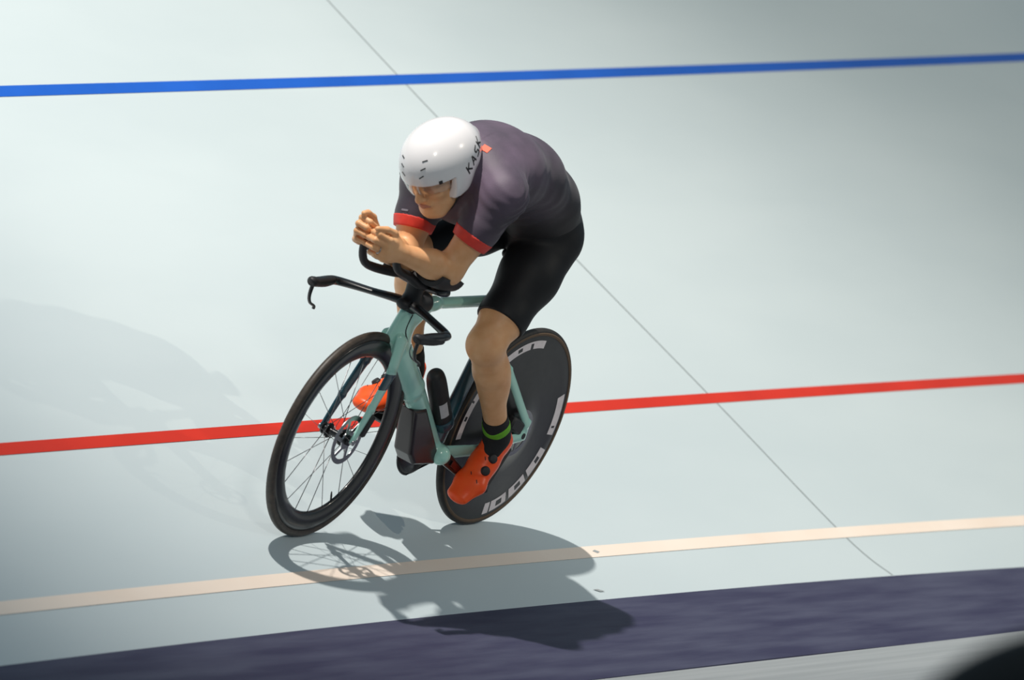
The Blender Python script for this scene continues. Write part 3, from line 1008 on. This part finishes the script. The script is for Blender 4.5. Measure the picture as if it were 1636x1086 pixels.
# hands
def hand(s, sg):
    w_ = WR[sg]
    f = nrm(nrm(WR[sg] - ELB[sg]) + np3(0.15, 0, 0.10))
    u = nrm(np3(-0.25, 0.10 * sg, 1) - f * (np3(-0.25, 0.10 * sg, 1) @ f))
    o = np.cross(u, f) * sg
    if o[1] * sg < 0: o = -o
    P = lambda a, b, c: w_ + f * a + u * b + o * c
    A = (f, u, o)
    s.cap(WR[sg], P(0.02, 0, 0), 0.027, 0.026, k=0.015)
    s.ell(P(0.045, -0.006, 0.006), A, (0.046, 0.040, 0.019), k=0.015)
    s.ell(P(0.030, 0.020, -0.008), A, (0.030, 0.017, 0.017), k=0.012)        # thumb ball
    for i, (b, ln, r) in enumerate([(0.022, 1.0, 0.0098), (0.002, 1.06, 0.0100), (-0.0185, 1.0, 0.0096), (-0.037, 0.82, 0.0085)]):
        k0 = P(0.074 - 0.004 * i, b, 0.012)
        k1 = P(0.112 * ln - 0.003 * i, b * 1.03 + 0.001, 0.000 - 0.002)
        k2 = P(0.108 * ln - 0.003 * i, b * 1.02 - 0.002, -0.030)
        k3 = P(0.080 * ln, b * 1.0 - 0.004, -0.040)
        s.cap(P(0.05, b * 0.9, 0.008), k0, 0.0125, r * 1.15, k=0.008)
        s.cap(k0, k1, r * 1.10, r, k=0.003)
        s.cap(k1, k2, r, r * 0.93, k=0.003)
        s.cap(k2, k3, r * 0.93, r * 0.82, k=0.003)
    # thumb on top, reaching forwards
    t0 = P(0.020, 0.022, -0.008); t1 = P(0.054, 0.044, -0.006); t2 = P(0.092, 0.045, -0.004); t3 = P(0.124, 0.036, -0.008)
    s.cap(t0, t1, 0.0155, 0.0125, k=0.010)
    s.cap(t1, t2, 0.0120, 0.0110, k=0.003)
    s.cap(t2, t3, 0.0108, 0.0085, k=0.003)
    return P, A
HP = {}
for sg in (-1, 1):
    HP[sg] = hand(body, sg)
bd_o = body.build('body', M_SKIN, (0.06, -0.29, 0.24), (1.30, 0.29, 1.42), 0.0032, person)
tag(bd_o, 'bare skin of face, arms and legs')

# finger ring
P, A = HP[1]
rc = P(0.090, -0.0185, 0.006)
ra_ = nrm(P(0.112, -0.01, 0.0) - P(0.074, -0.01, 0.012))
V, F = [], []
e1 = nrm(np.cross(ra_, A[1])); e2 = np.cross(ra_, e1)
for i in range(20):
    a = 2 * math.pi * i / 20
    for j in range(6):
        b = 2 * math.pi * j / 6
        V.append(rc + (e1 * math.cos(a) + e2 * math.sin(a)) * (0.0112 + 0.0013 * math.cos(b)) + ra_ * 0.0018 * math.sin(b))
for i in range(20):
    for j in range(6):
        F.append((i * 6 + j, ((i + 1) % 20) * 6 + j, ((i + 1) % 20) * 6 + (j + 1) % 6, i * 6 + (j + 1) % 6))
mesh('finger_ring', V, F, M_STEEL, person)

# eyes, brows, lips
def uv_ball(c, ax, r, seg=16, rings=10):
    V, F = [], []
    for i in range(rings + 1):
        th = math.pi * i / rings
        for j in range(seg):
            ph = 2 * math.pi * j / seg
            q = (math.sin(th) * math.cos(ph) * r[0], math.sin(th) * math.sin(ph) * r[1], math.cos(th) * r[2])
            V.append(np.asarray(c) + sum(np.asarray(ax[k]) * q[k] for k in range(3)))
    for i in range(rings):
        for j in range(seg):
            F.append((i * seg + j, (i + 1) * seg + j, (i + 1) * seg + (j + 1) % seg, i * seg + (j + 1) % seg))
    return V, F
for sg in (-1, 1):
    ey = mesh('eye', *uv_ball(hp(0.0655, 0.031 * sg, -0.001), HA, (0.0125, 0.0125, 0.0095)), M_EYE, bd_o)
    mesh('iris', *uv_ball(hp(0.0765, 0.031 * sg, -0.001), HA, (0.003, 0.0055, 0.0055)), M_IRIS, bd_o)
    mesh('eyebrow', *sweep([hp(0.0925, 0.012 * sg, 0.019), hp(0.0885, 0.030 * sg, 0.024), hp(0.075, 0.050 * sg, 0.019)], 0.0035, 0.005, lat=HF, seg=10, sub=5), M_BROW, bd_o)
mesh('lips', *sweep([hp(0.091, 0.022, -0.072), hp(0.0985, 0.010, -0.069), hp(0.1005, 0, -0.0705), hp(0.0985, -0.010, -0.069), hp(0.091, -0.022, -0.072)], 0.004, [0.003, 0.007, 0.0075, 0.007, 0.003], lat=HF, seg=12, sub=5), M_LIP, bd_o)

# ---- jersey
def folds(P):
    q = (P - SH[1])
    r = np.linalg.norm(q - np3(-0.03, 0.01, -0.03), axis=-1)
    a = np.exp(-(r / 0.075) ** 2)
    s = np.sin((q[..., 2] * 0.9 + q[..., 0] * 0.55 + 0.35 * q[..., 1]) * 210 + 1.8 * np.sin(q[..., 0] * 60))
    q2 = (P - np3(0.60, 0.14, 1.14))
    r2 = np.linalg.norm(q2 * np3(0.8, 1, 1), axis=-1)
    s2 = np.sin(q2[..., 0] * 95 + q2[..., 2] * 60 + 1.4 * np.sin(q2[..., 2] * 40))
    return -0.0055 * a * s - 0.0018 * np.exp(-(r2 / 0.13) ** 2) * s2
CUFF = {}
js = Sdf()
torso(js, 0.004)
for sg in (-1, 1):
    upper_arm(js, sg, 0.006, k=0.03)
js.cap((0.845, -0.004, 1.215), hp(-0.070, 0, -0.055), 0.075, 0.064, k=0.03)
for sg in (-1, 1):
    js.ell(HIP[sg] + np3(-0.030, -0.016 * sg, 0.015), np.eye(3), (0.093, 0.076, 0.098), k=0.035)
js.disp(folds)
for sg, t in ((1, 0.63), (-1, 0.62)):
    a, b = SH[sg], ELB[sg]
    d = nrm(b - a)
    CUFF[sg] = (a + (b - a) * t, d)
    p = CUFF[sg][0]
    # only cut close to the arm: below the plane and near the arm axis
    def cut(P, p=p, d=d, a=a):
        s = (P - p) @ d
        ax = np.linalg.norm((P - a) - ((P - a) @ d)[..., None] * d, axis=-1)
        return np.where(ax < 0.12, s, np.minimum(s, 0.12 - ax))
    js.add(cut, p, 1e9, 0, 'i')
js.plane((0.300, 0, 1.000), (-0.60, 0, -0.80))
js.cap(hp(-0.035, 0, -0.058), hp(0.10, 0, -0.075), 0.066, 0.085, k=0.008, op='s')
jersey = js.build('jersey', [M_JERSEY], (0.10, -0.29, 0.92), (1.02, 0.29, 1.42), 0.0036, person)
tag(jersey, 'dark purple-grey short sleeved cycling jersey')

for sg in (-1, 1):
    c = Sdf()
    upper_arm(c, sg, 0.0075)
    p, d = CUFF[sg]
    c.plane(p + d * 0.003, d)
    c.plane(p - d * 0.030, -d)
    o = c.build('sleeve_band', M_CUFF, p - 0.09, p + 0.09, 0.003, jersey)
    tag(o, 'bright red sleeve band')

# ---- shorts
s2 = Sdf()
for sg in (-1, 1):
    thigh(s2, sg, 0.003)
s2.ecap(SP[0][0], SP[1][0], SP[0][1], SP[1][1], (0.141, 0.111), (0.139, 0.115), k=0.04)
s2.ecap(SP[1][0], SP[2][0], SP[1][1], SP[2][1], (0.139, 0.115), (0.130, 0.105), k=0.04)
for sg, t in ((1, 0.80), (-1, 0.92)):
    a, b = HIP[sg], KNEE[sg]
    d = nrm(b - a)
    p = a + (b - a) * t
    nn = nrm(d + (np3(0.0, 0.0, 0.0)))
    def cut(P, p=p, nn=nn, sg=sg):
        s = (P - p) @ nn
        side = P[..., 1] * sg + 0.0
        return np.where(side > 0, s, -0.05)
    s2.add(cut, p, 1e9, 0, 'i')
shorts = s2.build('shorts', M_SHORTS, (0.06, -0.24, 0.68), (0.78, 0.24, 1.40), 0.0036, person)
tag(shorts, 'black lycra bib shorts')

# ---- socks and shoes
for sg in (-1, 1):
    a, b = KNEE[sg], ANK[sg]
    d = nrm(b - a)
    s = Sdf(); shank(s, sg, 0.0035)
    t = TOE[sg]
    nf = np.cross(t, (0, 1, 0)); nf = nf if nf[2] > 0 else -nf
    s.cap(ANK[sg], ANK[sg] + t * 0.045 - nf * 0.045, 0.038, 0.032, k=0.02)
    top = b - d * 0.080
    s.plane(top, -d)
    c = b + d * 0.0
    o = s.build('sock', M_SOCK, c - 0.13, c + 0.13, 0.003, person)
    s = Sdf(); shank(s, sg, 0.0050)
    m = b - d * (0.032 if sg > 0 else 0.0)
    def wave(P, m=m, d=d):
        q = (P - m)
        return np.abs(q @ d - 0.007 * np.sin(q[..., 1] * 75 + 0.9)) - 0.0145
    s.add(wave, m, 1e9, 0, 'i')
    g = s.build('sock_stripe', M_GREEN, c - 0.10, c + 0.10, 0.0026, o)
    tag(g, 'bright green wavy stripe')

def shoe(sg):
    t = TOE[sg]                                    # heel to toe
    l = nrm(np3(0, 1, 0) - t * t[1])
    n_ = np.cross(t, l)                            # up out of the sole
    if n_[2] < 0: n_ = -n_
    pa = BBc + CR * (0.170 if sg > 0 else -0.170) + np3(0, 0.118 * sg if sg > 0 else -0.130, 0) + (np3(0, 0, 0) if sg > 0 else np3(0.016, 0, 0))
    base_ = pa + n_ * 0.022 + t * 0.018            # ball of the foot, sole underside
    Q = lambda a, b, c: base_ + t * a + l * b * sg + n_ * c
    A = (t, l * sg, n_)
    s = Sdf()
    s.ecap(Q(-0.165, -0.004, 0.038), Q(-0.07, 0, 0.034), A[1], A[1], (0.031, 0.034), (0.034, 0.034), k=0.02)
    s.ecap(Q(-0.07, 0, 0.036), Q(0.015, 0.004, 0.030), A[1], A[1], (0.039, 0.036), (0.050, 0.030), k=0.025)
    s.ecap(Q(0.015, 0.004, 0.030), Q(0.074, -0.004, 0.024), A[1], A[1], (0.050, 0.030), (0.040, 0.022), k=0.025)
    # ankle collar and instep
    s.cap(Q(-0.158, -0.002, 0.050), Q(-0.170, -0.002, 0.105), 0.036, 0.030, k=0.02)
    s.ecap(Q(-0.125, 0, 0.060), Q(-0.045, 0, 0.048), A[1], A[1], (0.040, 0.036), (0.040, 0.032), k=0.025)
    s.cap(Q(-0.120, 0, 0.070), Q(-0.105, 0, 0.086), 0.030, 0.026, k=0.02)
    # opening
    s.cap(Q(-0.146, -0.002, 0.112), Q(-0.150, -0.002, 0.20), 0.030, 0.050, k=0.010, op='s')
    s.plane(Q(0, 0, 0.0045), -n_)
    lo = np.min([Q(x, y, z) for x in (-0.22, 0.12) for y in (-0.07, 0.07) for z in (-0.02, 0.15)], 0)
    hi = np.max([Q(x, y, z) for x in (-0.22, 0.12) for y in (-0.07, 0.07) for z in (-0.02, 0.15)], 0)
    o = s.build('shoe', M_SHOE, lo, hi, 0.0026, person)
    tag(o, 'bright orange cycling shoe on the near pedal' if sg > 0 else 'orange cycling shoe on the far pedal')
    # sole
    so = Sdf()
    so.ecap(Q(-0.165, -0.004, 0.006), Q(0.0, 0.003, 0.004), A[1], A[1], (0.032, 0.011), (0.046, 0.011), k=0.02)
    so.ecap(Q(0.0, 0.003, 0.004), Q(0.068, -0.004, 0.008), A[1], A[1], (0.046, 0.011), (0.034, 0.010), k=0.02)
    so.build('sole', M_MATTE, lo - 0.01, hi, 0.003, o)
    # two dials on the outer side, cap with rim
    for x, z in ((-0.070, 0.044), (-0.026, 0.030)):
        p, nn = s.trace(Q(x, 0.062, z + 0.085), -(0.50 * A[1] + 1.0 * n_))
        e1 = nrm(np.cross(nn, t)); e2 = np.cross(nn, e1)
        V, F = [], []
        prof = [(0.0, 0.010), (0.0100, 0.010), (0.0122, 0.0085), (0.0132, 0.004), (0.0152, 0.002), (0.0152, -0.004)]
        for i in range(24):
            a = 2 * math.pi * i / 24
            for r, h in prof:
                rr = r * (1.04 if (i % 2 and 0.011 < r < 0.014) else 1.0)
                V.append(p + (e1 * math.cos(a) + e2 * math.sin(a)) * rr + nn * h)
        m = len(prof)
        for i in range(24):
            j = (i + 1) % 24
            for k in range(m - 1):
                F.append((i * m + k, j * m + k, j * m + k + 1, i * m + k + 1))
        mesh('dial', V, F, M_VENT, o, True, sharp=40)
    # perforations: short dark slots
    for x, y, z in ((-0.02, 0.045, 0.13), (-0.055, 0.03, 0.13), (0.005, 0.02, 0.13), (0.02, 0.05, 0.12)):
        p, nn = s.trace(Q(x, y, z), -(n_ + 0.25 * A[1]))
        e1 = nrm(np.cross(nn, A[1])); e2 = np.cross(nn, e1)
        mesh('slot', *box(p, (nrm(e1 + 0.8 * e2), nrm(e2 - 0.8 * e1), nn), (0.006, 0.0013, 0.0012), 0.0005), M_VENT, o, False)
    return s
for sg in (1, -1):
    shoe(sg)

# ---- helmet
helmet = empty('helmet', HC); helmet.parent = person
helmet.location = (0, 0, 0)
hs = Sdf()
hs.ell(hp(-0.006, 0, 0.030), HA, (0.126, 0.102, 0.112), k=0.03)
hs.ell(hp(-0.070, 0, 0.018), HA, (0.110, 0.088, 0.092), k=0.05)
hs.cap(hp(-0.10, 0, 0.008), hp(-0.18, 0, 0.0), 0.062, 0.026, k=0.05)
for sg in (-1, 1):
    hs.ell(hp(0.000, 0.068 * sg, -0.030), HA, (0.058, 0.028, 0.056), k=0.03)
inner = (hp(-0.01, 0, 0.012), (0.110, 0.083, 0.102))
hs.ell(inner[0], HA, inner[1], k=0.006, op='s')
# face opening, following the brow and down in front of the ears
def face_open(P):
    q = P - HC
    f = q @ HF; l = q @ HL; u = q @ HU
    brow = u - (0.014 - 0.04 * np.abs(l))          # below the brow line
    front_ = 0.040 - 0.10 * (u + 0.06) - f               # in front of the ear flap
    return np.maximum(brow, front_)
hs.add(face_open, HC, 1e9, 0.004, 's')
def low_cut(P):
    q = P - HC
    f = q @ HF; u = q @ HU
    return (-0.066 - 0.20 * np.minimum(f + 0.02, 0.0)) - u
hs.add(low_cut, HC, 1e9, 0, 'i')
lo = HC - 0.27; hi = HC + 0.22
shell = hs.build('shell', M_HELM, lo, hi, 0.0032, helmet)
tag(shell, 'smooth glossy white helmet shell')
outer = Sdf(); outer.ops = hs.ops[:5]
# visor: clear curved strip under the brow
V, F = [], []
N1, N2 = 28, 8
for layer in (0, 1):
    for i in range(N1 + 1):
        a = math.radians(-66 + 132 * i / N1)
        for j in range(N2 + 1):
            t = j / N2
            u = 0.022 - 0.050 * t + (0.008 * (1 - math.cos(a)) if t == 1 else 0) - (0.004 * math.cos(4 * a) if t == 1 else 0)
            rf = 0.119 - 0.010 * t * t - 0.0015 * layer
            rw = 0.094 - 0.006 * t - 0.0015 * layer
            V.append(hp(rf * math.cos(a), rw * math.sin(a), u))
m1 = (N1 + 1) * (N2 + 1)
for layer in (0, 1):
    for i in range(N1):
        for j in range(N2):
            q = [layer * m1 + i * (N2 + 1) + j, layer * m1 + (i + 1) * (N2 + 1) + j, layer * m1 + (i + 1) * (N2 + 1) + j + 1, layer * m1 + i * (N2 + 1) + j + 1]
            F.append(q if layer else q[::-1])
for i in range(N1):
    for j in (0, N2):
        F.append([i * (N2 + 1) + j, (i + 1) * (N2 + 1) + j, m1 + (i + 1) * (N2 + 1) + j, m1 + i * (N2 + 1) + j])
visor = mesh('visor', V, F, M_VISOR, helmet, True, sharp=60)
tag(visor, 'clear visor under the helmet brow')
# visor fixings
for sg in (-1, 1):
    p, nn = outer.trace(hp(0.16, 0.150 * sg, 0.016), HC + HU * 0.02 - hp(0.16, 0.150 * sg, 0.016))
    e1 = nrm(np.cross(nn, HU)); e2 = np.cross(nn, e1)
    mesh('visor_fixing', *box(p - nn * 0.001, (e1, e2, nn), (0.006, 0.006, 0.003), 0.0012), M_VENT, helmet, False)
# three vents on each side of the front
for sg in (-1, 1):
    for k in range(3):
        src = hp(0.26, (0.040 + 0.012 * k) * sg * 1.3, 0.075 + 0.036 * k)
        p, nn = outer.trace(src, HC + HU * (0.03 + 0.018 * k) - src + HL * 0.018 * sg)
        e1 = nrm(HL * sg + HU * 0.55 - nn * ((HL * sg + HU * 0.55) @ nn)); e2 = np.cross(nn, e1)
        mesh('vent', *box(p, (e1, e2, nn), (0.0085, 0.0017, 0.0011), 0.0005), M_VENT, helmet, False)
# lettering on both sides: strokes laid on the shell
def strokes(word, origin, ux, uy, size, sdf, sg):
    G = {'K': [((0, 0), (0, 1)), ((0, 0.45), (0.55, 1)), ((0.15, 0.55), (0.6, 0))],
         'A': [((0, 0), (0.3, 1)), ((0.3, 1), (0.6, 0)), ((0.12, 0.35), (0.48, 0.35))],
         'S': [((0.55, 1), (0.05, 0.9)), ((0.05, 0.9), (0.08, 0.55)), ((0.08, 0.55), (0.52, 0.45)), ((0.52, 0.45), (0.55, 0.1)), ((0.55, 0.1), (0, 0))]}
    x0 = 0
    parts = []
    for ch in word:
        for a, b in G[ch]:
            pts = []
            for t in np.linspace(0, 1, 4):
                x = x0 + a[0] + (b[0] - a[0]) * t; y = a[1] + (b[1] - a[1]) * t
                src = origin + ux * (x * size) + uy * (y * size) + HL * 0.12 * sg
                p, nn = sdf.trace(src, -HL * sg)
                pts.append(p)
            parts.append(sweep(pts, 0.0030, 0.0014, lat=np.cross(nn, nrm(pts[-1] - pts[0])), seg=6, sub=1))
        x0 += 0.95
    return join(*parts)
for sg in (1, -1):
    ux = -HF if sg > 0 else HF
    org = hp(-0.022 if sg > 0 else -0.122, 0.06 * sg, -0.012)
    V, F = strokes('KASK', org, nrm(ux + 0.35 * HU * sg), nrm(HU - 0.35 * ux * sg), 0.033, outer, sg)
    le = mesh('lettering', V, F, M_VENT, helmet, True)
    tag(le, 'black lettering on the helmet side')
# straps and chin strap
for sg in (-1, 1):
    mesh('strap', *sweep([hp(0.010, 0.083 * sg, -0.060), hp(0.018, 0.068 * sg, -0.085), hp(0.030, 0.038 * sg, -0.122), hp(0.036, 0.0, -0.134)], 0.006, 0.0022, lat=HF, seg=8, sub=6), M_VENT, helmet)

# jersey marks: small orange tag on the collar, pale print on the right sleeve
p, nn = js.trace((0.89, 0.062, 1.60), (-0.05, 0.0, -1))
e1 = nrm(np.cross(nn, (0, 1, 0))); e2 = np.cross(nn, e1)
mesh('collar_tag', *box(p, (e1, e2, nn), (0.012, 0.014, 0.0012), 0.0005), M_ORANGE, jersey, False)
a, b = SH[-1], ELB[-1]
src = a + (b - a) * 0.42 + np3(0.25, -0.02, 0.03)
p, nn = js.trace(src, a + (b - a) * 0.42 - src)
e1 = nrm(np.cross(nn, nrm(b - a))); e2 = np.cross(nn, e1)
mesh('sleeve_print', *box(p, (e1, e2, nn), (0.012, 0.003, 0.001), 0.0004), M_GREYMARK, jersey, False)

# ================================================================== FOREGROUND
bar_o = empty('padded_barrier', (10.504, 7.155, FLOOR_Z - 0.004), (0, 0, math.radians(120.3)))
tag(bar_o, 'low black padded barrier on the infield floor, bottom right corner', 'barrier')
pad = Sdf()
TOPZ = 0.379 - FLOOR_Z
def pad_fn(P):
    # upholstered panel with large rounded shoulders
    q = np.abs(P - np3(0.34, 0, TOPZ / 2 + 0.02)) - np3(0.66 - 0.345, 0.055 - 0.045, TOPZ / 2 - 0.02 - 0.325)
    x, y, z = q[..., 0], q[..., 1], q[..., 2]
    a = np.sqrt(np.maximum(x, 0) ** 2 + np.maximum(z, 0) ** 2) + np.minimum(np.maximum(x, z), 0) - 0.30
    return np.sqrt(np.maximum(a, 0) ** 2 + np.maximum(y, 0) ** 2) + np.minimum(np.maximum(a, y), 0) - 0.045
pad.add(pad_fn, (0.34, 0, 0.4), 2.0, 0.01)
pad.build('pad', M_PAD, (-0.42, -0.10, 0.0), (1.12, 0.10, 1.2), 0.010, bar_o)
for x in (0.0, 0.68):
    mesh('foot', *box((x, 0, 0.018), np.eye(3), (0.03, 0.22, 0.018), 0.006), M_MATTE, bar_o, False)
    mesh('upright', *box((x, 0, 0.08), np.eye(3), (0.02, 0.02, 0.062), 0.004), M_MATTE, bar_o, False)
